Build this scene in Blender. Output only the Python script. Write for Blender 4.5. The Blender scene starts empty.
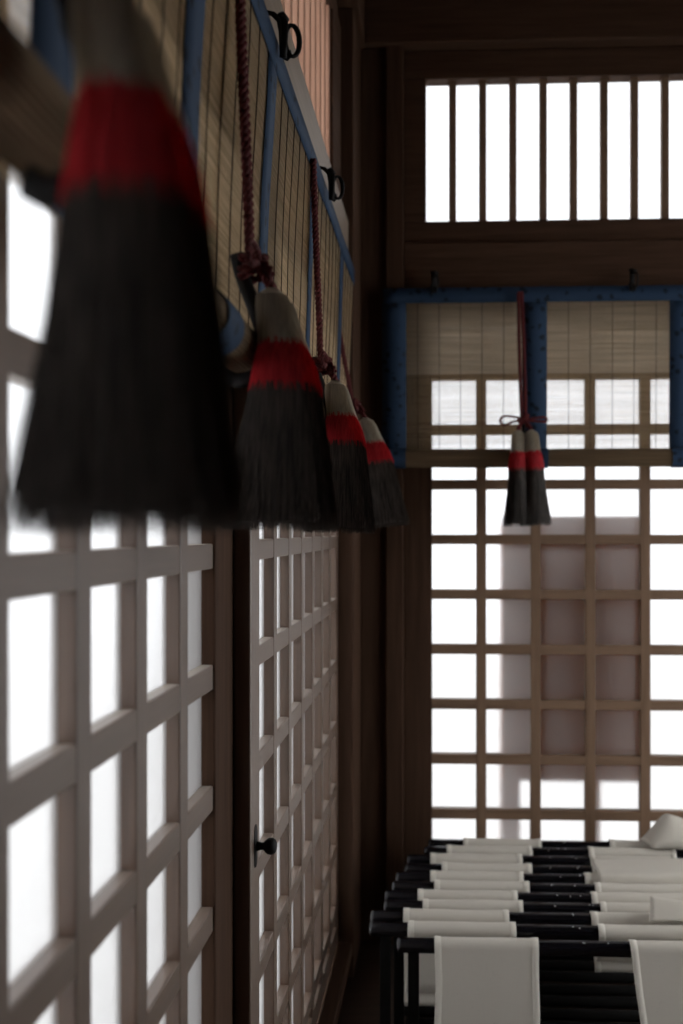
import bpy, math, random
from mathutils import Vector, Matrix, noise
random.seed(7)
PI = math.pi
SC = bpy.context.scene
COL = SC.collection

# ------------------------------------------------------------------ helpers
class MB:
    """collects shapes, links them as ONE mesh object"""
    def __init__(s): s.v = []; s.f = []; s.sm = []
    def add(s, vs, fs, smooth=False):
        o = len(s.v); s.v += [tuple(p) for p in vs]
        s.f += [tuple(i + o for i in f) for f in fs]; s.sm += [smooth] * len(fs)
    def box(s, x0, x1, y0, y1, z0, z1):
        vs = [(x, y, z) for x in (x0, x1) for y in (y0, y1) for z in (z0, z1)]
        s.add(vs, [(0, 1, 3, 2), (4, 6, 7, 5), (0, 4, 5, 1), (2, 3, 7, 6), (0, 2, 6, 4), (1, 5, 7, 3)])
    def tube(s, pts, r, n=10, closed=False, flat=1.0, caps=True):
        pts = [Vector(p) for p in pts]; m = len(pts)
        rr = r if isinstance(r, (list, tuple)) else [r] * m
        vs = []; up = None
        for i, p in enumerate(pts):
            a = pts[(i - 1) % m] if (closed or i > 0) else p
            b = pts[(i + 1) % m] if (closed or i < m - 1) else p
            t = (b - a).normalized()
            if up is None:
                up = Vector((0, 0, 1)) if abs(t.z) < .9 else Vector((0, 1, 0))
            up = (up - t * up.dot(t))
            if up.length < 1e-6: up = t.orthogonal()
            up.normalize(); w = t.cross(up)
            for k in range(n):
                an = 2 * PI * k / n
                vs.append(p + up * (math.cos(an) * rr[i]) + w * (math.sin(an) * rr[i] * flat))
        fs = []
        for i in range(m if closed else m - 1):
            j = (i + 1) % m
            for k in range(n):
                l = (k + 1) % n
                fs.append((i * n + k, i * n + l, j * n + l, j * n + k))
        if not closed and caps:
            fs.append(tuple(range(n))[::-1]); fs.append(tuple((m - 1) * n + k for k in range(n)))
        s.add(vs, fs, n > 4)
    def cyl(s, a, b, r, n=20):
        s.tube([a, b], r, n)
    def grid(s, fn, nu, nv, smooth=True):
        vs = [fn(i / nu, j / nv) for i in range(nu + 1) for j in range(nv + 1)]
        w = nv + 1
        s.add(vs, [(i * w + j, (i + 1) * w + j, (i + 1) * w + j + 1, i * w + j + 1) for i in range(nu) for j in range(nv)], smooth)
    def build(s, name, mat, parent=None, bevel=0, solid=0, seg=2):
        me = bpy.data.meshes.new(name); me.from_pydata(s.v, [], s.f)
        me.polygons.foreach_set('use_smooth', s.sm); me.materials.append(mat); me.update()
        o = bpy.data.objects.new(name, me); COL.objects.link(o)
        if parent: o.parent = parent
        if solid:
            md = o.modifiers.new('solid', 'SOLIDIFY'); md.thickness = solid; md.offset = 0
        if bevel:
            md = o.modifiers.new('bevel', 'BEVEL'); md.width = bevel; md.segments = seg; md.limit_method = 'ANGLE'
        return o

def tag(o, label=None, cat=None, group=None, kind=None):
    if label: o['label'] = label
    if cat: o['category'] = cat
    if group: o['group'] = group
    if kind: o['kind'] = kind
    return o
def empty(name, loc=(0, 0, 0)):
    o = bpy.data.objects.new(name, None); COL.objects.link(o); o.location = loc; o.empty_display_size = .05
    return o
def copy_tree(o, parent=None):
    c = o.copy(); COL.objects.link(c)
    if parent: c.parent = parent
    for ch in list(o.children): copy_tree(ch, c)
    return c

# ------------------------------------------------------------------ materials
def new_mat(name):
    m = bpy.data.materials.new(name); m.use_nodes = True
    nt = m.node_tree; return m, nt, nt.nodes, nt.links, nt.nodes['Principled BSDF']
def coords(N, L, scale):
    tc = N.new('ShaderNodeTexCoord'); mp = N.new('ShaderNodeMapping'); mp.inputs['Scale'].default_value = scale
    L.new(tc.outputs['Object'], mp.inputs['Vector']); return mp.outputs['Vector']
def ramp(N, L, fac, stops):
    r = N.new('ShaderNodeValToRGB'); e = r.color_ramp.elements
    while len(e) < len(stops): e.new(.5)
    for k, (p, c) in enumerate(stops): e[k].position = p; e[k].color = (*c, 1)
    L.new(fac, r.inputs['Fac']); return r.outputs['Color']
def bump(N, L, h, strength, dist, b):
    bp = N.new('ShaderNodeBump'); bp.inputs['Strength'].default_value = strength; bp.inputs['Distance'].default_value = dist
    L.new(h, bp.inputs['Height']); L.new(bp.outputs['Normal'], b.inputs['Normal'])

def wood(name, c0, c1, axis='z', rough=.6, spec=.25, sheen=0, coat=0):
    m, nt, N, L, b = new_mat(name)
    sc = {'z': (26, 26, 1.2), 'x': (1.2, 26, 26), 'y': (26, 1.2, 26)}[axis]
    v = coords(N, L, sc)
    n1 = N.new('ShaderNodeTexNoise'); n1.inputs['Scale'].default_value = 1.6; n1.inputs['Detail'].default_value = 6
    n1.inputs['Distortion'].default_value = .6; L.new(v, n1.inputs['Vector'])
    v2 = coords(N, L, tuple(q * 5 for q in sc))
    n2 = N.new('ShaderNodeTexNoise'); n2.inputs['Scale'].default_value = 1.5; n2.inputs['Detail'].default_value = 3; L.new(v2, n2.inputs['Vector'])
    mx = N.new('ShaderNodeMix'); mx.inputs['Factor'].default_value = .35
    L.new(n1.outputs['Fac'], mx.inputs['A']); L.new(n2.outputs['Fac'], mx.inputs['B'])
    col = ramp(N, L, mx.outputs['Result'], [(.3, c0), (.7, c1)])
    L.new(col, b.inputs['Base Color']); b.inputs['Roughness'].default_value = rough
    b.inputs['Specular IOR Level'].default_value = spec
    b.inputs['Coat Weight'].default_value = coat; b.inputs['Coat Roughness'].default_value = .45; b.inputs['Coat IOR'].default_value = 1.65; b.inputs['Coat Tint'].default_value = (1, .93, .84, 1)
    b.inputs['Sheen Weight'].default_value = sheen; b.inputs['Sheen Roughness'].default_value = .35; b.inputs['Sheen Tint'].default_value = (1, .93, .84, 1)
    bump(N, L, mx.outputs['Result'], .25, .002, b)
    return m
WD = {}
for ax in 'xyz':
    WD['dark', ax] = wood('dark_timber_' + ax, (.042, .022, .0135), (.088, .048, .030), ax, .75, .10)
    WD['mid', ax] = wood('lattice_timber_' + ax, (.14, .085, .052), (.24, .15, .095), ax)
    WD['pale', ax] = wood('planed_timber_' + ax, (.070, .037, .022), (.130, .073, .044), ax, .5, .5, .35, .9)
    WD['grey', ax] = wood('sheen_grey_timber_' + ax, (.17, .125, .09), (.26, .195, .145), ax, .55, .35)  # lighter grey base stands in for grazing sheen on the left lintel
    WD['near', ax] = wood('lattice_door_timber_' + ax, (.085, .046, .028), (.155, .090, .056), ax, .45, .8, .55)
    WD['board', ax] = wood('board_timber_' + ax, (.36, .135, .05), (.54, .23, .10), ax, .8, .05)
    WD['red', ax] = wood('warm_timber_' + ax, (.42, .23, .155), (.58, .35, .25), ax, .8, .05)

def simple(name, col, rough=.5, spec=.5, metal=0, noise_amt=0, nscale=40, bmp=0):
    m, nt, N, L, b = new_mat(name)
    b.inputs['Roughness'].default_value = rough; b.inputs['Specular IOR Level'].default_value = spec; b.inputs['Metallic'].default_value = metal
    v = coords(N, L, (1, 1, 1))
    n = N.new('ShaderNodeTexNoise'); n.inputs['Scale'].default_value = nscale; n.inputs['Detail'].default_value = 4; L.new(v, n.inputs['Vector'])
    d = noise_amt
    L.new(ramp(N, L, n.outputs['Fac'], [(.3, tuple(c * (1 - d) for c in col)), (.7, tuple(min(1, c * (1 + d)) for c in col))]), b.inputs['Base Color'])
    if bmp: bump(N, L, n.outputs['Fac'], bmp, .002, b)
    return m
M = {}
M['lacquer'] = simple('black_lacquer', (.006, .006, .008), .16, .5, 0, .3, 60)
M['leg_black'] = simple('black_painted_leg', (.006, .0055, .005), .8, .1, 0, .3, 60)
M['iron'] = simple('black_iron', (.010, .009, .009), .6, .25, .1, .3, 90, .3)
M['glint'] = simple('bright_speck_metal', (.6, .6, .58), .3, .5, .9, .2, 90)  # bright metal for the small glints set on the stool rails
M['floor'] = wood('floor_boards', (.030, .018, .012), (.065, .040, .026), 'x', .45)
M['gravel'] = simple('pale_gravel', (.72, .71, .69), .9, .2, 0, .15, 30, .5)
M['plaster'] = simple('dark_plaster', (.10, .085, .07), .9, .2, 0, .15, 12, .2)

def fabric(name, c, weave=900, rough=.9, trans=.0):
    m, nt, N, L, b = new_mat(name)
    v = coords(N, L, (1, 1, 1))
    n = N.new('ShaderNodeTexNoise'); n.inputs['Scale'].default_value = 9; n.inputs['Detail'].default_value = 5; L.new(v, n.inputs['Vector'])
    v2 = coords(N, L, (weave, weave * .06, weave * .06)); v3 = coords(N, L, (weave * .06, weave, weave))
    a = N.new('ShaderNodeTexNoise'); a.inputs['Scale'].default_value = 1; L.new(v2, a.inputs['Vector'])
    q = N.new('ShaderNodeTexNoise'); q.inputs['Scale'].default_value = 1; L.new(v3, q.inputs['Vector'])
    ad = N.new('ShaderNodeMath'); ad.operation = 'ADD'; L.new(a.outputs['Fac'], ad.inputs[0]); L.new(q.outputs['Fac'], ad.inputs[1])
    ad2 = N.new('ShaderNodeMath'); ad2.operation = 'MULTIPLY_ADD'; L.new(n.outputs['Fac'], ad2.inputs[0]); ad2.inputs[1].default_value = .5; L.new(ad.outputs[0], ad2.inputs[2])
    L.new(ramp(N, L, ad2.outputs[0], [(.9, tuple(x * .86 for x in c)), (1.0, c)]), b.inputs['Base Color'])
    b.inputs['Roughness'].default_value = rough; b.inputs['Specular IOR Level'].default_value = .15
    bump(N, L, ad.outputs[0], .3, .001, b)
    if trans:
        tr = N.new('ShaderNodeBsdfTranslucent'); tr.inputs['Color'].default_value = (*c, 1)
        mx = N.new('ShaderNodeMixShader'); mx.inputs['Fac'].default_value = trans
        L.new(b.outputs[0], mx.inputs[1]); L.new(tr.outputs[0], mx.inputs[2]); L.new(mx.outputs[0], N['Material Output'].inputs['Surface'])
    return m
M['canvas'] = fabric('white_canvas', (.68, .635, .56), 700, .9, .08)
M['hem'] = fabric('canvas_hem', (.74, .70, .62), 700, .9)

def brocade(name):
    m, nt, N, L, b = new_mat(name)
    v = coords(N, L, (1, 1, 1))
    vo = N.new('ShaderNodeTexVoronoi'); vo.inputs['Scale'].default_value = 26; vo.feature = 'F1'; L.new(v, vo.inputs['Vector'])
    n = N.new('ShaderNodeTexNoise'); n.inputs['Scale'].default_value = 70; n.inputs['Detail'].default_value = 3; L.new(v, n.inputs['Vector'])
    ad = N.new('ShaderNodeMath'); ad.operation = 'MULTIPLY_ADD'; L.new(n.outputs['Fac'], ad.inputs[0]); ad.inputs[1].default_value = .55; L.new(vo.outputs['Distance'], ad.inputs[2])
    L.new(ramp(N, L, ad.outputs[0], [(.50, (.008, .014, .026)), (.58, (.021, .044, .086))]), b.inputs['Base Color'])
    b.inputs['Roughness'].default_value = .75; b.inputs['Specular IOR Level'].default_value = .2
    return m
M['blue'] = brocade('blue_brocade')

def bamboo(name, c0, c1, trans):
    m, nt, N, L, b = new_mat(name)
    v = coords(N, L, (3, 3, 260))
    n = N.new('ShaderNodeTexNoise'); n.inputs['Scale'].default_value = 1; n.inputs['Detail'].default_value = 3; L.new(v, n.inputs['Vector'])
    col = ramp(N, L, n.outputs['Fac'], [(.3, c0), (.7, c1)])
    L.new(col, b.inputs['Base Color']); b.inputs['Roughness'].default_value = .75; b.inputs['Specular IOR Level'].default_value = .08
    tr = N.new('ShaderNodeBsdfTranslucent'); L.new(col, tr.inputs['Color'])
    mx = N.new('ShaderNodeMixShader'); mx.inputs['Fac'].default_value = trans
    L.new(b.outputs[0], mx.inputs[1]); L.new(tr.outputs[0], mx.inputs[2]); L.new(mx.outputs[0], N['Material Output'].inputs['Surface'])
    return m
M['bamboo'] = bamboo('bamboo_splints', (.38, .31, .21), (.68, .565, .42), .70)
M['bamboo_thin'] = bamboo('thin_bamboo_splints', (.55, .50, .42), (.78, .72, .64), .85)
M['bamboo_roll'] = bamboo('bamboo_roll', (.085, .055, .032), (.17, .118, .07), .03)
M['thread'] = simple('dark_thread', (.05, .03, .022), .8, .2)

def hair(name, c0, c1, trans=.25, rough=.55):
    m, nt, N, L, b = new_mat(name)
    v = coords(N, L, (240, 240, 5))
    n = N.new('ShaderNodeTexNoise'); n.inputs['Scale'].default_value = 1; n.inputs['Detail'].default_value = 4; L.new(v, n.inputs['Vector'])
    col = ramp(N, L, n.outputs['Fac'], [(.32, c0), (.68, c1)])
    L.new(col, b.inputs['Base Color']); b.inputs['Roughness'].default_value = rough; b.inputs['Specular IOR Level'].default_value = .25
    tr = N.new('ShaderNodeBsdfTranslucent'); L.new(col, tr.inputs['Color'])
    mx = N.new('ShaderNodeMixShader'); mx.inputs['Fac'].default_value = trans
    L.new(b.outputs[0], mx.inputs[1]); L.new(tr.outputs[0], mx.inputs[2]); L.new(mx.outputs[0], N['Material Output'].inputs['Surface'])
    return m
M['hair_white'] = hair('white_hemp', (.50, .44, .35), (.72, .66, .55))
M['hair_red'] = hair('red_hemp', (.52, .022, .034), (.80, .055, .07), .35)
M['hair_black'] = hair('black_hemp', (.026, .022, .020), (.135, .110, .094), .35)
M['cord'] = simple('dark_red_cord', (.105, .015, .016), .7, .25, 0, .5, 220, .4)

def frosted(name, tint=.74):
    m, nt, N, L, b = new_mat(name)
    N.remove(b)
    g = N.new('ShaderNodeBsdfRefraction'); g.inputs['Roughness'].default_value = .34; g.inputs['IOR'].default_value = 1.13
    g.inputs['Color'].default_value = (tint, tint, tint * 1.01, 1)
    v = coords(N, L, (1, 1, 1))
    n = N.new('ShaderNodeTexNoise'); n.inputs['Scale'].default_value = 300; n.inputs['Detail'].default_value = 2; L.new(v, n.inputs['Vector'])
    bp = N.new('ShaderNodeBump'); bp.inputs['Strength'].default_value = .5; bp.inputs['Distance'].default_value = .003
    L.new(n.outputs['Fac'], bp.inputs['Height']); L.new(bp.outputs['Normal'], g.inputs['Normal'])
    tl = N.new('ShaderNodeBsdfTranslucent'); tl.inputs['Color'].default_value = (tint, tint, tint, 1)
    mx = N.new('ShaderNodeMixShader'); mx.inputs['Fac'].default_value = .13
    L.new(g.outputs[0], mx.inputs[1]); L.new(tl.outputs[0], mx.inputs[2])
    L.new(mx.outputs[0], N['Material Output'].inputs['Surface'])
    return m
M['glass'] = frosted('frosted_glass')
M['paper_glass'] = frosted('white_transom_pane', .88)

# ------------------------------------------------------------------ room shell
YB = 4.17            # front plane of the back lattice
XR, YF, ZC = 2.75, -2.0, 3.98
def struct(name, mb, mat, bevel=0, label=None):
    o = mb.build(name, mat, None, bevel); o['kind'] = 'structure'
    if label: o['label'] = label
    return o
def box1(*a):
    m = MB(); m.box(*a); return m

struct('floor', box1(-.16, XR + .1, YF - .1, YB + .16, -.08, 0), M['floor'])
struct('ceiling', box1(-.16, XR + .1, YF - .1, YB + .16, ZC, ZC + .1), WD['dark', 'y'])
struct('ground', box1(-14, 15, -14, 18, -.60, -.35), M['gravel'])
m = MB()
m.box(-.14, 0, YF - .1, -.75, 0, ZC); m.box(-.14, -.0, -.75, 3.80, 3.62, ZC); m.box(-.14, .0, -.75, 3.80, 0, .10)
m.box(-.14, 0, 3.80, YB + .14, 3.70, ZC)
struct('wall_left', m, WD['dark', 'y'])
m = MB()
m.box(.06, XR + .1, YB + .05, YB + .14, 3.70, ZC); m.box(.06, XR + .1, YB, YB + .14, 0, .12); m.box(2.62, XR + .1, YB, YB + .14, .12, 3.70)
struct('wall_back', m, WD['dark', 'x'])
m = MB()   # right side: a wide doorway standing open to the daylight
m.box(XR, XR + .1, YF - .1, 2.0, 0, ZC); m.box(XR, XR + .1, 2.0, 3.75, 2.9, ZC); m.box(XR, XR + .1, 3.75, YB, 0, ZC)
struct('wall_right', m, WD['dark', 'y'])
struct('wall_front', box1(0, XR, YF - .1, YF, 0, ZC), WD['dark', 'x'])

# beams, pillars, lintels
struct('trim_1', box1(-.14, .06, 3.80, YB + .14, 0, 3.70), WD['dark', 'z'], .006, 'corner pillar')
m = MB(); m.box(.06, .164, 4.125, YB + .14, 0, 3.70)
struct('trim_2', m, WD['dark', 'z'], .005)
m = MB(); m.box(.164, .237, 4.105, YB + .14, 0, 3.70)
struct('trim_3', m, WD['dark', 'z'], .005)
struct('trim_4', box1(.08, XR, 4.085, YB + .05, 3.70, ZC), WD['dark', 'x'], .006, 'tie beam above the back transom')
struct('trim_5', box1(0, .08, YF, YB + .14, 3.70, ZC), WD['dark', 'y'], .006, 'tie beam above the left transom')
struct('trim_6', box1(.237, XR, 4.13, YB + .10, 2.694, 2.895), WD['dark', 'x'], .005, 'long lintel above the back blind')
struct('trim_7', box1(-.10, .04, -.75, 3.80, 2.694, 2.885), WD['grey', 'y'], .005, 'long lintel above the left blind')
struct('trim_8', box1(0, .055, -.75, 3.80, .09, .135), WD['dark', 'y'], .004, 'threshold along the left doors')
struct('trim_9', box1(-.14, -.037, 1.905, 2.12, .10, 2.694), WD['dark', 'z'], .004, 'dark stile between the lattice doors')

def window(name, kind, label=None):
    e = empty(name); e['kind'] = 'structure'
    if label: e['label'] = label
    return e

# --- near left lattice (frosted glass behind a grid of bars)
rows = [1.6535 - .2325 * k for k in range(-4, 7)]
w = window('window_1', 'lattice')
xf, xg, xb = -.04, -.066, -.076
cols = [1.7115 - .2375 * k for k in range(0, 10)]
m = MB()
for yr in cols: m.box(xb, xf, yr - .052, yr, .14, 2.65)
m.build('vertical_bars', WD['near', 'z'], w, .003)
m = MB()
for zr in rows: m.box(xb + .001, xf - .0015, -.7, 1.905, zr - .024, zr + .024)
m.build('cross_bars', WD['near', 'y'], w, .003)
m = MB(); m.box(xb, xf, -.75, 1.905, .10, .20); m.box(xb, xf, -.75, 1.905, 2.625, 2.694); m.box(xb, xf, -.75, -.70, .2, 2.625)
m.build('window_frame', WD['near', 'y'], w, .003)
m = MB(); m.box(xg - .002, xg + .002, -.71, 1.908, .19, 2.63)
m.build('glass', M['glass'], w)

# --- far left lattice door with the knob
w = window('door_1', 'door')
xf, xg, xb = 0.0, -.026, -.036
bars = [2.395, 2.634, 2.884, 3.119, 3.340, 3.560]
bars = [2.400 + .2322 * k for k in range(6)]
m = MB()
for yr in bars: m.box(xb, xf, yr - .045, yr, .14, 2.65)
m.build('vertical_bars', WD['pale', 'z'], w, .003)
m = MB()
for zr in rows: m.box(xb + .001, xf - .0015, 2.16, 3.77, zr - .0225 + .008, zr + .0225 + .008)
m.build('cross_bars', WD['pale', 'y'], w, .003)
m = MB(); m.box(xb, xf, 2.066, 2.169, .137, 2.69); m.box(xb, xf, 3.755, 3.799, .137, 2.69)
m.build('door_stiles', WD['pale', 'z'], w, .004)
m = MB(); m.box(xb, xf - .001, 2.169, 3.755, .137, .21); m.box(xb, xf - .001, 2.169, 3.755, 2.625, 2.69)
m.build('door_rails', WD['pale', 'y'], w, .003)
m = MB(); m.box(xg - .002, xg + .002, 2.165, 3.76, .20, 2.63)
m.build('glass', M['glass'], w)
kb = MB()
prof = [(0, .010), (.008, .008), (.014, .008), (.018, .013), (.024, .017), (.032, .018), (.039, .014), (.042, .008), (.043, .001)]
kb.tube([(.004 + a, 0, 0) for a, r in prof], [r for a, r in prof], 20)
k = kb.build('door_knob', M['iron'], w); k.location = (0, 2.118, 1.030)
pb = MB(); pb.tube([(0, 0, z) for z in (-.046, -.044, -.036, -.02, 0, .02, .036, .044, .046)], [.002, .009, .014, .015, .016, .015, .014, .009, .002], 14)
o = pb.build('knob_plate', M['iron'], k); o.scale = (.25, 1, 1)

# --- back lattice
w = window('window_2', 'lattice')
brow = [1.669 - .2289 * k for k in range(-4, 7)]
yf, yg, yb = YB, YB + .026, YB + .05
bc = [.559 + .2255 * k for k in range(0, 9)]
m = MB()
for xc in bc: m.box(xc - .021, xc + .021, yf, yb, .15, 2.64)
m.build('vertical_bars', WD['mid', 'z'], w, .003)
m = MB()
for zr in brow: m.box(.35, 2.58, yf + .0015, yb - .001, zr - .0205, zr + .0205)
m.build('cross_bars', WD['mid', 'x'], w, .003)
m = MB(); m.box(.237, .354, yf - .002, yb + .02, .12, 2.694); m.box(2.565, 2.62, yf, yb + .02, .12, 2.694)
m.build('door_stiles', WD['dark', 'z'], w, .004)
m = MB(); m.box(.354, 2.565, yf, yb, .12, .20); m.box(.354, 2.565, yf, yb, 2.615, 2.694)
m.build('door_rails', WD['mid', 'x'], w, .004)
m = MB(); m.box(.35, 2.57, yg - .002, yg + .002, .19, 2.62)
m.build('glass', M['glass'], w)

# --- back transom
w = window('window_3', 'transom')
m = MB()
x = .424
while x < 2.5:
    m.box(x, x + .032, YB + .01, YB + .045, 2.98, 3.60); x += .1256
m.build('upright_slats', WD['mid', 'z'], w, .003)
m = MB(); m.box(.237, 2.62, YB - .015, YB + .06, 2.897, 2.991); m.box(.237, 2.62, YB - .015, YB + .06, 3.582, 3.698)
m.box(.237, .330, YB - .015, YB + .06, 2.991, 3.582); m.box(2.56, 2.62, YB - .015, YB + .06, 2.991, 3.582)
m.build('window_frame', WD['dark', 'x'], w, .004)
m = MB(); m.box(.325, 2.57, YB + .050, YB + .054, 2.985, 3.59)
m.build('glass', M['glass'], w)

# --- left transom
w = window('window_4', 'transom')
m = MB()
y = -.65
while y < 3.50:
    m.box(-.04, 0.0, y, y + .034, 2.93, 3.56); y += .1256
m.build('upright_slats', WD['red', 'z'], w, .003)
m = MB(); m.box(-.08, .012, -.75, 3.80, 2.886, 2.935); m.box(-.08, .012, -.75, 3.80, 3.55, 3.62); m.box(-.08, .012, 3.52, 3.80, 2.935, 3.55)
m.build('window_frame', WD['dark', 'y'], w, .004)
m = MB(); m.box(-.062, -.058, -.75, 3.52, 2.93, 3.56)
m.build('glass', M['paper_glass'], w)

# ------------------------------------------------------------------ bamboo blinds
ZT, ZV, ZR, RR = 2.690, 2.345, 1.998, .036       # top, end of the doubled layer, roll centre, roll radius
def blind(name, mp, u0, u1, top_o, bot_o, roll_o, stripes, label, amp, seed, lift=0):
    """mp(u, o, z): along the wall, out from the wall, height"""
    root = empty(name, mp((u0 + u1) / 2, roll_o, ZR))
    tag(root, label, 'blind', 'bamboo blinds of the hall')
    inv = Matrix.Translation(-Vector(root.location))
    rng = random.Random(seed)
    def off(u, z):
        t = (ZT - z) / (ZT - ZR)
        return top_o + (bot_o - top_o) * t + amp * math.sin(PI * min(1, max(0, t))) * (noise.noise((u * 2.1, z * .8, seed)) + .4 * noise.noise((u * 6, z * 1.5, seed + 3)))
    def up(u):                      # the roll is tied up a little higher at the near end
        t = min(1, max(0, (1.45 - u) / .75)); return lift * t * t * (3 - 2 * t)
    def P(u, o, z): return inv @ Vector(mp(u, o, z))
    nseg = max(8, int((u1 - u0) / .09))
    def strip(mb, z, h, th, dz, do):
        vs = []
        for i in range(nseg + 1):
            u = u0 + (u1 - u0) * i / nseg
            zz = z + dz * noise.noise((u * 3, z * 40, seed)); o = off(u, z) + do
            vs += [P(u, o - th / 2, zz - h / 2), P(u, o + th / 2, zz - h / 2), P(u, o + th / 2, zz + h / 2), P(u, o - th / 2, zz + h / 2)]
        fs = []
        for i in range(nseg):
            a, b = i * 4, i * 4 + 4
            for k in range(4):
                l = (k + 1) % 4; fs.append((a + k, a + l, b + l, b + k))
        fs += [(3, 2, 1, 0), tuple(nseg * 4 + k for k in range(4))]
        mb.add(vs, fs)
    mb = MB(); z = ZT - .002; p = .0046
    while z > ZR:
        strip(mb, z, p * rng.uniform(.42, .58), .0016, .0008, 0); z -= p
    mb.build('bamboo_sheet', M['bamboo'], root)
    mb = MB(); z = ZT - .002; p = .0053
    while z > ZV:
        strip(mb, z, p * (1.03 if rng.random() > .14 else rng.uniform(.72, .9)), .0016, .0006, -.007); z -= p
    mb.build('doubled_sheet', M['bamboo_thin'], root)
    mb = MB(); u = u0 + .045
    while u < u1:
        if not any(abs(u - s) < .06 for s in stripes):
            pts = [P(u + .004 * noise.noise((u * 9, ZT - i * .05, 1)), off(u, ZT - i * .05) + .0022, max(ZR, ZT - i * .05)) for i in range(int((ZT - ZR) / .05) + 2)]
            mb.tube(pts, .0011, 4)
        u += .0875
    mb.build('stitching', M['thread'], root)
    def cloth(nm, ua, ub, za, zb, do):
        mb = MB()
        mb.grid(lambda a, b: P(ua + (ub - ua) * a, off(ua + (ub - ua) * a, za + (zb - za) * b) + do, za + (zb - za) * b),
                max(2, int((ub - ua) / .05)), max(2, int(abs(zb - za) / .04)))
        return mb.build(nm, M['blue'], root, 0, .0012)
    cloth('top_border', u0 - .01, u1 + .01, ZT - .056, ZT + .006, .0040)
    for s in stripes: cloth('blue_stripe', s - .050, s + .050, ZR, ZT - .055, .0032)
    # roll at the foot
    mb = MB(); n = 72; vs = []; fs = []; ns = nseg
    for i in range(ns + 1):
        u = u0 + (u1 - u0) * i / ns
        dr = .0035 * noise.noise((u * 3, seed, 5)); dzz = .005 * noise.noise((u * 1.3, seed, 9)) + up(u)
        for k in range(n):
            an = 2 * PI * k / n; r = RR + dr + (.0011 if k % 2 else -.0011)
            vs.append(P(u, roll_o + r * math.cos(an), ZR + dzz + r * math.sin(an)))
    for i in range(ns):
        for k in range(n):
            l = (k + 1) % n; fs.append((i * n + k, i * n + l, i * n + n + l, i * n + n + k))
    mb.add(vs, fs)
    for i in (0, ns):          # wound layers at each end
        u = u0 + (u1 - u0) * i / ns
        c = len(mb.v); ring = [i * n + k for k in range(n)]
        mb.v.append(tuple(P(u, roll_o, ZR + up(u))))
        for k in range(n): mb.f.append((ring[k], ring[(k + 1) % n], c)); mb.sm.append(False)
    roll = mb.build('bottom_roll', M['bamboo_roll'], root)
    for s in stripes:
        mb = MB()
        pts = [P(s + d, roll_o, ZR + .005 * noise.noise((s * 1.3, seed, 9)) + up(s + d)) for d in (-.05, -.02, .02, .05)]
        mb.tube(pts, RR + .0045, 36, caps=False)
        mb.build('roll_stripe', M['blue'], roll)
    return root
blind('bamboo_blind', lambda u, o, z: (o, u, z), -.30, 3.785, .060, .036, .070, [.08, .90, 1.40, 1.98, 2.60, 3.35],
      'long bamboo blind with blue brocade stripes hung along the left wall lattice', .014, 3, .032)
blind('bamboo_blind', lambda u, o, z: (u, YB - o, z), .165, 2.45, .085, .075, .109, [.200, .772, 1.364, 1.955],
      'bamboo blind with blue brocade stripes hung over the back wall lattice', .004, 11)

# iron hangers on the lintels above the blinds
def hanger():
    root = empty('blind_hanger')
    m = MB()
    m.tube([(0, 0, .075), (.016, 0, .070), (.030, 0, .05), (.034, 0, .02), (.036, 0, -.05)], .007, 8)
    m.tube([(.036, 0, -.05), (.044, .004, -.056), (.048, .008, -.045), (.046, .01, -.03)], .006, 8)
    m.build('iron_hook', M['iron'], root)
    m = MB()
    m.tube([(.054 + .014 * math.cos(a), .010 * math.cos(a) + .006, -.004 + .044 * math.sin(a)) for a in [2 * PI * k / 18 for k in range(18)]], .0058, 8, True)
    m.build('loop', M['iron'], root)
    m = MB()
    m.tube([(.036, -.008, .06), (.041, -.014, .035), (.040, -.01, .0), (.040, -.02, -.03), (.038, -.012, -.06)], .008, 7)
    m.tube([(.034, .016, .055), (.042, -.004, .05), (.034, -.022, .060)], .008, 7)
    m.build('cord_tie', M['iron'], root)
    return root
hp = hanger()
hl = [((.04, 2.014, 2.70), 0, 'black iron hanger with open loop on the left lintel, nearer of the two in view'),
      ((.046, 2.836, 2.685), 0, 'black iron hanger on the left lintel near the second hanging cord'),
      ((.367, 4.108, 2.715), -PI / 2, 'dark iron hanger on the back lintel left of the tassel'),
      ((1.167, 4.108, 2.715), -PI / 2, 'dark iron hanger on the back lintel right of the tassel')]
for i, (loc, rz, lab) in enumerate(hl):
    o = hp if i == 0 else copy_tree(hp)
    o.location = loc; o.rotation_euler = (0, 0, rz); o.scale = (1, .72, .72)
    tag(o, lab, 'hanger', 'iron hangers of the blinds')

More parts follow.
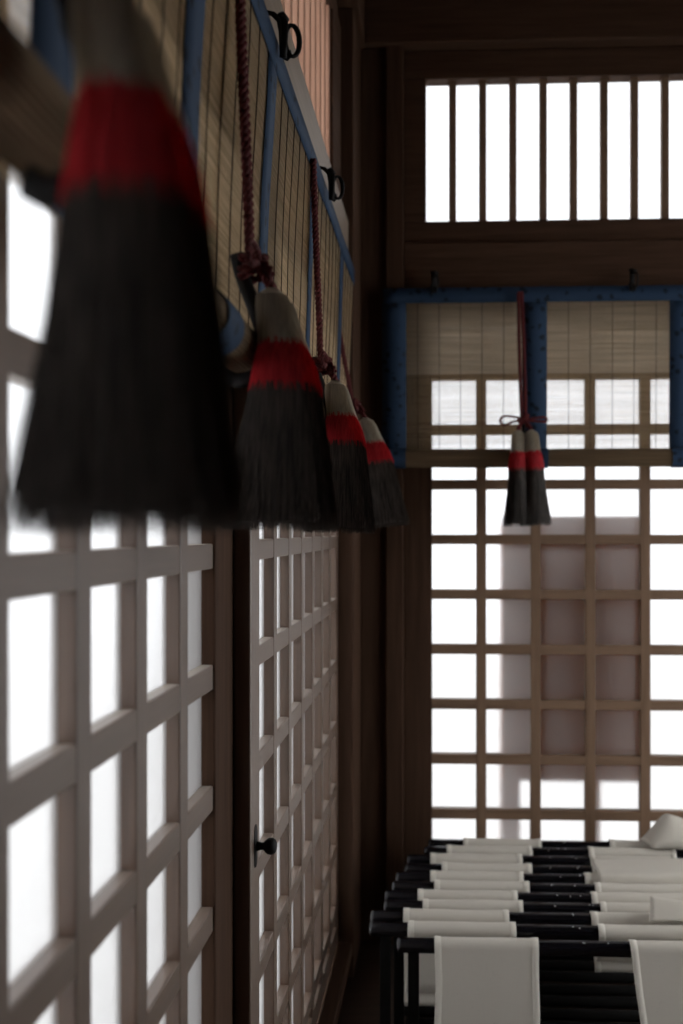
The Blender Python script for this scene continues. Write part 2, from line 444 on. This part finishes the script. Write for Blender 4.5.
# ------------------------------------------------------------------ tassels
def rope_into(mb, path, r=.0078, pitch=.026):
    path = [Vector(p) for p in path]
    # resample
    seg = []; 
    for a, b in zip(path[:-1], path[1:]):
        n = max(2, int((b - a).length / .0035))
        seg += [a.lerp(b, i / n) for i in range(n)]
    seg.append(path[-1])
    for ph in (0, PI):
        pts = []; L = 0
        up = None
        for i, p in enumerate(seg):
            t = (seg[min(i + 1, len(seg) - 1)] - seg[max(i - 1, 0)]).normalized()
            if i: L += (p - seg[i - 1]).length
            if up is None: up = t.orthogonal().normalized()
            up = (up - t * up.dot(t)).normalized(); w = t.cross(up)
            a = 2 * PI * L / pitch + ph
            pts.append(p + (up * math.cos(a) + w * math.sin(a)) * r * .5)
        mb.tube(pts, r * .58, 7)
def bez(pts, n=14):
    """smooth Catmull-Rom through points"""
    P = [Vector(p if len(p) == 3 else (*p, 0)) for p in pts]; P = [P[0] * 2 - P[1]] + P + [P[-1] * 2 - P[-2]]
    out = []
    for i in range(1, len(P) - 2):
        for k in range(n):
            t = k / n; a, b, c, d = P[i - 1:i + 3]
            out.append(.5 * ((2 * b) + (c - a) * t + (2 * a - 5 * b + 4 * c - d) * t * t + (3 * b - a - 3 * c + d) * t ** 3))
    out.append(P[-2]); return out

HL = .370
PR = [(0, .004), (.004, .018), (.014, .024), (.03, .027), (.06, .029), (.09, .032), (.12, .041), (.16, .046), (.21, .052), (.29, .062), (.35, .068), (.372, .070)]
def rad(d):
    for (a, ra), (b, rb) in zip(PR[:-1], PR[1:]):
        if d <= b: return ra + (rb - ra) * (d - a) / (b - a)
    return PR[-1][1]
AX = bez([(.038, 0, -.042), (.047, 0, -.090), (.060, 0, -.16), (.060, 0, -.26), (.050, 0, -.412)], 10)
AL = [0]
for a_, b_ in zip(AX[:-1], AX[1:]): AL.append(AL[-1] + (b_ - a_).length)
def axis(d):
    t = d / HL * AL[-1]
    for i in range(len(AX) - 1):
        if t <= AL[i + 1] or i == len(AX) - 2: return AX[i].lerp(AX[i + 1], (t - AL[i]) / (AL[i + 1] - AL[i]))
def tuft_band(side, d0, d1, nstr, seed, rag0, rag1, wisps=0):
    rng = random.Random(seed); mb = MB()
    def pt(d, an, k):
        a = axis(min(d, HL)); r = rad(min(d, HL)) * k
        ex, ey = 1.0 + .14 * min(1, d / .2), 1.0 - .24 * min(1, d / .2)
        return Vector((a.x + math.cos(an) * r * ex, side * (.026 + .006 * min(1, d / .15)) + math.sin(an) * r * ey, a.z - (d - min(d, HL))))
    n = 48; rings = max(8, int((d1 - d0) / .012)); vs = []; fs = []
    for i in range(rings + 1):
        d = d0 + (d1 - d0) * i / rings
        for k in range(n):
            an = 2 * PI * k / n
            g = .955 + .05 * noise.noise((math.cos(an) * 9, math.sin(an) * 9, d * 3 + seed)) 
            dd = d
            if i == rings: dd = d + rag1 * .4 * noise.noise((an * 6, seed, 1))
            vs.append(pt(dd, an, g))
    for i in range(rings):
        for k in range(n):
            l = (k + 1) % n; fs.append((i * n + k, i * n + l, i * n + n + l, i * n + n + k))
    fs.append(tuple(range(n))); fs.append(tuple(rings * n + k for k in range(n))[::-1])
    mb.add(vs, fs, True)
    for s in range(nstr):
        an = rng.uniform(0, 2 * PI); k = rng.uniform(.93, 1.035)
        a0 = d0 + rng.uniform(-rag0, rag0 * .3); a1 = d1 + rng.uniform(-rag1 * .5, rag1)
        fl = rng.gauss(0, .05); kk = abs(rng.gauss(0, .03)) + (rng.uniform(.05, .22) if s < wisps else 0)
        pts = []
        for j in range(7):
            t = j / 6; d = a0 + (a1 - a0) * t
            pts.append(pt(d, an + fl * t * t + .02 * math.sin(t * 9 + s), k + kk * t * t))
        r = rng.uniform(.0005, .0010)
        mb.tube(pts, [r] * 6 + [r * .4], 3, caps=False)
    return mb
def tassel():
    root = empty('hanging_tassel')
    m = MB()
    for s in (-1, 1):
        rope_into(m, bez([(-.028, s * .006, .52), (-.020, s * .009, .35), (-.008, s * .009, .15), (0, s * .007, 0)], 6))
    m.build('hanging_cord', M['cord'], root)
    m = MB()
    for q in range(3):
        z = .012 - q * .014
        rope_into(m, [(.004 + .019 * math.cos(a), .017 * math.sin(a), z + .006 * math.sin(a + q)) for a in [2 * PI * k / 16 for k in range(17)]], .0072)
    for s in (-1, 1):
        rope_into(m, bez([(.010, s * .006, .004), (.020, s * .012, -.014), (.034, s * .022, -.032), (.039, s * .026, -.046)], 6), .0078)
    m.build('knot', M['cord'], root)
    m = MB()
    rope_into(m, bez([(.012, 0, 0), (.018, -.035, .012), (.016, -.080, .016), (.014, -.094, -.002), (.016, -.078, -.018), (.016, -.04, -.006), (.012, 0, -.002)], 8), .0052)
    rope_into(m, bez([(.012, 0, 0), (.018, .035, .004), (.018, .080, .007), (.016, .091, -.002), (.018, .080, -.010), (.016, .04, -.006), (.012, 0, -.002)], 8), .0052)
    rope_into(m, bez([(.014, -.004, .006), (.030, -.012, -.004), (.038, -.02, -.020)], 8), .0060)
    m.build('bow', M['cord'], root)
    m = MB()
    path = bez([(-.022, 0, .018), (-.012, 0, -.02), (.010, 0, -.075), (.026, 0, -.125), (.026, 0, -.155), (.010, 0, -.178), (-.018, 0, -.186), (-.040, 0, -.178)], 8)
    m.tube(path, [.0078] * len(path), 10, flat=1.6)
    m.build('hook', M['iron'], root)
    for s in (-1, 1):
        tb = tuft_band(s, 0, .092, 420, 5 + s, .0, .004).build('tuft', M['hair_white'], root)
        tuft_band(s, .087, .164, 520, 15 + s, .004, .006).build('red_band', M['hair_red'], tb)
        tuft_band(s, .158, HL, 1100, 25 + s, .005, .016, 300).build('black_fringe', M['hair_black'], tb)
    return root
tp = tassel()
tl = [((.137, .69, 2.125), (0, math.radians(-.6), 0), 'largest tassel, blurred white, red and black, nearest along the left wall'),
      ((.090, 1.60, 2.13), (0, math.radians(1), 0), 'white, red and black tassel second nearest along the left blind'),
      ((.090, 2.53, 2.125), (0, math.radians(1), 0), 'white, red and black tassel third along the left blind, partly behind the second'),
      ((.089, 3.45, 2.13), (0, math.radians(-7), 0), 'smallest tassel of the left row, by the corner pillar, flared to one side'),
      ((.724, YB - .129, 2.150), (math.radians(1.4), math.radians(1.0), -PI / 2), 'tassel with a bow hanging alone before the back wall blind')]
for i, (loc, rot, lab) in enumerate(tl):
    o = tp if i == 0 else copy_tree(tp)
    o.location = loc; o.rotation_euler = rot
    if i == 0: o.scale = (.80, .84, 1)
    else: o.scale = (1, 1, 1)
    tag(o, lab, 'tassel', 'hemp tassels hanging from the blinds')

# ------------------------------------------------------------------ folding stools
ZS, RS = .450, .0225
def leg_mb(x, y, z0=.02):
    m = MB(); m.box(x - .017, x + .017, y - .010, y + .010, z0, ZS - RS * .6); return m
def rail_into(root, x0, x1, y, z):
    m = MB()
    pr = [(0, .6), (.002, .86), (.006, .97), (.012, 1)]
    pts = [(x0 + a, y, z) for a, b in pr] + [(x1 - a, y, z) for a, b in pr[::-1]]
    m.tube(pts, [RS * b for a, b in pr] + [RS * b for a, b in pr[::-1]], 24)
    r = m.build('rail', M['lacquer'], root)
    rg = random.Random(int(y * 977))
    for k in range(3):
        m = MB()
        xc = .80 + rg.uniform(-.07, .07) + x0 * .15; an = math.radians(rg.uniform(95, 130))
        p = Vector((xc, y - abs(RS * math.cos(an)), z + RS * math.sin(an)))
        m.tube([p + Vector((0, .002, -.002)), p + Vector((0, -.0006, .0008))], [.0024, .0016], 8)
        m.build('glint_speck', M['glint'], r)  # tiny specks added to stand in for glints along the rail
def seat_path(kind, ya, za, yb, zb, depth):
    R = RS + .0035; pts = []
    arc = lambda cy, cz, a0, a1: [(cy + R * math.cos(math.radians(a)), cz + R * math.sin(math.radians(a))) for a in [a0 + (a1 - a0) * k / 12 for k in range(13)]]
    if kind == 'fold':
        pts += arc(ya, za, 262, 10)
        y0, y1 = ya + R, yb - R; ym = (y0 + y1) / 2; h = max(.004, (y1 - y0) / 2)
        pts += [(y0 + .002 * math.sin(k), za - depth * k / 8) for k in range(1, 8)]
        pts += [(ym + h * math.cos(math.radians(a)), za - depth + h * math.sin(math.radians(a))) for a in range(0, -181, -30)]
        pts += [(y1 - .002 * math.sin(k), za - depth * (8 - k) / 8) for k in range(1, 8)]
        pts += arc(yb, zb, 170, -82)
    else:       # canvas hangs straight from the high rail to the low one
        pts += arc(ya, za, -80, 178)
        pts += [(ya - R + ((yb - R) - (ya - R)) * k / 14, za + (zb - za) * k / 14) for k in range(1, 14)]
        pts += arc(yb, zb, 182, 268)
    return pts
def canvas_into(root, xa, xb, path, seed, skew=0, nm='seat'):
    n = len(path) - 1
    ztop = max(p[1] for p in path)
    def off(u, i, extra=0):
        y, z = path[i]
        x = xa + (xb - xa) * u
        dz = ztop - z
        x += skew * dz * (1 - u) + .004 * noise.noise((z * 7, seed, u * 2))
        a = path[max(i - 1, 0)]; b = path[min(i + 1, n)]
        ty, tz = b[0] - a[0], b[1] - a[1]; l = math.hypot(ty, tz) or 1
        ny, nz = tz / l, -ty / l
        if seedside(a, b, path, i) < 0: ny, nz = -ny, -nz
        w = .0025 * noise.noise((x * 9, z * 6 + i * .06, seed)) + extra
        return Vector((x, y + ny * w, z + nz * w))
    m = MB(); nu = 16
    m.grid(lambda u, v: off(u, int(round(v * n))), nu, n)
    s = m.build(nm, M['canvas'], root, 0, .0022)
    for side in (0, 1):
        m = MB(); wd = .020 / (xb - xa)
        m.grid(lambda u, v: off(u * wd if side == 0 else 1 - wd + u * wd, int(round(v * n)), .0022), 2, n)
        m.build('hem', M['hem'], s, 0, .0016)
def seedside(a, b, path, i): return 1
# (left end, y) of each black rail with its two canvases, front to back
RAILS = {1: (.340, 4.000, (.482, .790), (1.058, 1.414)), 2: (.326, 3.907, (.416, .746), (0.962, 1.295)),
         3: (.263, 3.809, (.352, .700), (0.955, 1.280)), 4: (.259, 3.701, (.396, .727), (0.947, 1.302)),
         5: (.230, 3.609, (.355, .687), (0.905, 1.280)), 6: (.221, 3.511, (.370, .700), (0.926, 1.256)),
         7: (.202, 3.419, (.315, .652), (0.902, 1.234)), 8: (.204, 3.328, (.334, .663), (0.918, 1.244)),
         9: (.166, 3.240, (.272, .613), (0.875, 1.222)), 10: (.169, 3.141, (.290, .628), (0.883, 1.196)),
         11: (.261, 3.023, (.376, .685), (0.956, 1.284))}
def stool(a, b, label, low=None):
    """a: front rail number, b: rear rail number"""
    x0, ya, ca, da = RAILS[a]
    if b: xb0, yb_, cb, db = RAILS[b]
    else: xb0, yb_, cb, db = x0 + .03, low[0], ca, da
    ln = 1.24
    root = empty('folding_stool', (x0 + ln / 2, (ya + yb_) / 2, 0))
    tag(root, label, 'stool', 'folded canvas stools')
    inner = empty('tmp'); COL.objects.unlink(inner)
    sh = Vector((-root.location.x, -root.location.y, 0))
    parts_before = set(bpy.data.objects)
    zb = ZS if b else low[1]
    rail_into(root, x0, x0 + ln, ya, ZS); rail_into(root, xb0, xb0 + ln, yb_, zb)
    for x in (x0 + .050, x0 + ln - .050): leg_mb(x, ya).build('leg', M['leg_black'], root, .003)
    if b:
        for x in (xb0 + .092, xb0 + ln - .092): leg_mb(x, yb_).build('leg', M['leg_black'], root, .003)
    else:
        for x in (xb0 + .092, xb0 + ln - .092):
            m = MB(); m.box(x - .017, x + .017, yb_ - .010, yb_ + .010, .02, zb - RS * .6); m.build('leg', M['leg_black'], root, .003)
    for (xx, yy) in ((x0 + .03, ya), (xb0 + .07, yb_)):
        m = MB(); m.tube([(xx, yy, .018), (xx + ln - (.06 if yy == ya else .14), yy, .018)], .018, 14); m.build('foot_bar', M['leg_black'], root)
    if b:
        for c, sd in ((ca, 1), (da, 2)):
            cc = cb if sd == 1 else db
            path = seat_path('fold', ya, ZS, yb_, ZS, .235 if sd == 1 else (.05 if a == 10 else .20))
            # the two wrapped edges sit at slightly different x: shear along the path
            canvas2(root, c, cc, path, a * 7 + sd)
    else:
        path = seat_path('hang', ya, ZS, yb_, zb, 0)
        canvas_into(root, ca[0], ca[1], path, a * 7 + 1)
        canvas_into(root, da[0], da[1], path, a * 7 + 2, skew=.10)
    for o in set(bpy.data.objects) - parts_before:
        if o.parent == root: o.location = sh
    bpy.data.objects.remove(inner)
    return root
def canvas2(root, c, cc, path, seed):
    n = len(path) - 1
    def off(u, i, extra=0):
        t = i / n; t = min(1, max(0, (t - .3) / .4))
        xa = c[0] + (cc[0] - c[0]) * t; xb = c[1] + (cc[1] - c[1]) * t
        y, z = path[i]
        x = xa + (xb - xa) * u + .003 * noise.noise((z * 7, seed, u * 2))
        a = path[max(i - 1, 0)]; b = path[min(i + 1, n)]
        ty, tz = b[0] - a[0], b[1] - a[1]; l = math.hypot(ty, tz) or 1
        ny, nz = -tz / l, ty / l                 # outward side of both wrapped rails
        w = .0022 * noise.noise((x * 8, i * .3, seed)) + extra
        return Vector((x, y + ny * w, z + nz * w))
    m = MB(); m.grid(lambda u, v: off(u, int(round(v * n))), 16, n)
    s = m.build('seat', M['canvas'], root, 0, .0022)
    for side in (0, 1):
        m = MB(); wd = .020 / (c[1] - c[0])
        m.grid(lambda u, v: off(u * wd if side == 0 else 1 - wd + u * wd, int(round(v * n)), .0022), 2, n)
        m.build('hem', M['hem'], s, 0, .0016)
G = 'black folding stool with white canvas seats, '
stool(11, None, G + 'frontmost, its canvas hanging straight down', (2.945, .12))
stool(10, 9, G + 'second from the front of the row')
stool(8, 7, G + 'third from the front of the row')
stool(6, 5, G + 'fourth from the front, third from the back lattice')
stool(4, 3, 'black folding stool with canvas seats, second to last, nearly against the back lattice')
stool(2, 1, G + 'last of the row, against the back lattice')

# loose canvas pieces on the right-hand seats
def sheet(name, fn, nu, nv, label):
    m = MB(); m.grid(fn, nu, nv)
    o = m.build(name, M['canvas'], None, 0, .003); tag(o, label, 'cloth', 'loose canvas cloths on the stools'); return o
PILE = bez([(3.735, .485), (3.70, .487), (3.655, .486), (3.609, .488), (3.572, .482), (3.560, .455), (3.556, .420), (3.562, .402), (3.570, .420), (3.5705, .445), (3.567, .462)], 6)
PILE = [(p[0], p[1]) for p in PILE] if len(PILE[0]) > 1 else PILE
def pile(u, v):
    # doubled canvas lying over two rails, its folded edge hanging in front
    x = .945 + .42 * u
    y, z = PILE[int(round(v * (len(PILE) - 1)))]
    return (x + .012 * v, y - .006 * noise.noise((x * 6, v * 2, 1)) * (v > .3), z + .004 * abs(noise.noise((x * 6, v * 3, 4))) + .008 * u * (v < .6))
sheet('folded_cloth', pile, 30, len(PILE) - 1, 'thick rolled white canvas draped over two rails at the right, midway along the row')
def peak(u, v):
    x = 1.205 + .42 * u
    h = .112 * (u / .17) ** .9 if u < .13 else (.112 * ((.13 / .17) ** .9 + .24 * math.sin((u - .13) / .08 * PI / 2)) if u < .21 else .1145 * (1 - .60 * min(1, (u - .21) / .5)))
    hh = h * (1 - abs(2 * v - 1) ** 2.6)
    return (x - .03 * v, 3.88 + .12 * v, ZS + RS + .014 + hh + .004 * noise.noise((x * 8, v * 3, 1)))
sheet('folded_cloth', peak, 36, 14, 'white canvas bunched into a rounded peak before the back lattice at right')
def flap(u, v):
    x = 1.055 + .40 * u
    z = ZS + RS + .014 + (.060 * max(0, 1 - u * .8) * (v if v < .5 else 1 - v) * 2) 
    return (x + .02 * (v - .5), 3.155 + .085 * v - .0, z + .003 * noise.noise((x * 9, v * 4, 2)))
sheet('folded_cloth', flap, 24, 14, 'white canvas corner folded up behind the frontmost black rail at right')

# ------------------------------------------------------------------ outside, seen blurred through the back lattice
root = empty('notice_board', (.95, 4.42, -.35)); tag(root, 'brown wooden board on posts standing outside behind the frosted back lattice', 'board')
def rel(mb, nm, mat, par=root):
    o = mb.build(nm, mat, par, .004); o.location = -Vector(root.location); return o
m = MB(); m.box(.66, 1.295, 4.40, 4.435, .61, 1.77)
rel(m, 'panel', WD['board', 'z'])
for x, wx in ((.655, .085), (1.052, .04)):
    m = MB(); m.box(x, x + wx, 4.436, 4.50, -.35, 1.74); rel(m, 'post', WD['board', 'z'])

# ------------------------------------------------------------------ light, camera, view
wd = bpy.data.worlds.new('overcast_sky'); SC.world = wd; wd.use_nodes = True
bg = wd.node_tree.nodes['Background']; bg.inputs['Color'].default_value = (.97, .985, 1.0, 1); bg.inputs['Strength'].default_value = 2.4

cam = bpy.data.cameras.new('camera'); co = bpy.data.objects.new('camera', cam); COL.objects.link(co)
co.location = (.4, 0, 1.7); co.rotation_euler = (PI / 2, 0, math.atan(.045))
cam.sensor_width = 36; cam.lens = 1000 * 36 / 1024; cam.sensor_fit = 'AUTO'
cam.shift_x = (341.5 - 398) / 1024; cam.shift_y = 20 / 1024
cam.clip_start = .05
cam.dof.use_dof = True; cam.dof.focus_distance = 2.3; cam.dof.aperture_fstop = 2.3
SC.camera = co
SC.view_settings.view_transform = 'Standard'; SC.view_settings.look = 'None'
SC.view_settings.exposure = .5; SC.view_settings.gamma = 1; SC.view_settings.use_curve_mapping = False
try:
    SC.cycles.max_bounces = 10; SC.cycles.diffuse_bounces = 5; SC.cycles.transmission_bounces = 8; SC.cycles.transparent_max_bounces = 12
    SC.cycles.sample_clamp_indirect = 6; SC.cycles.use_denoising = True; SC.cycles.denoiser = 'OPENIMAGEDENOISE'
except Exception: pass
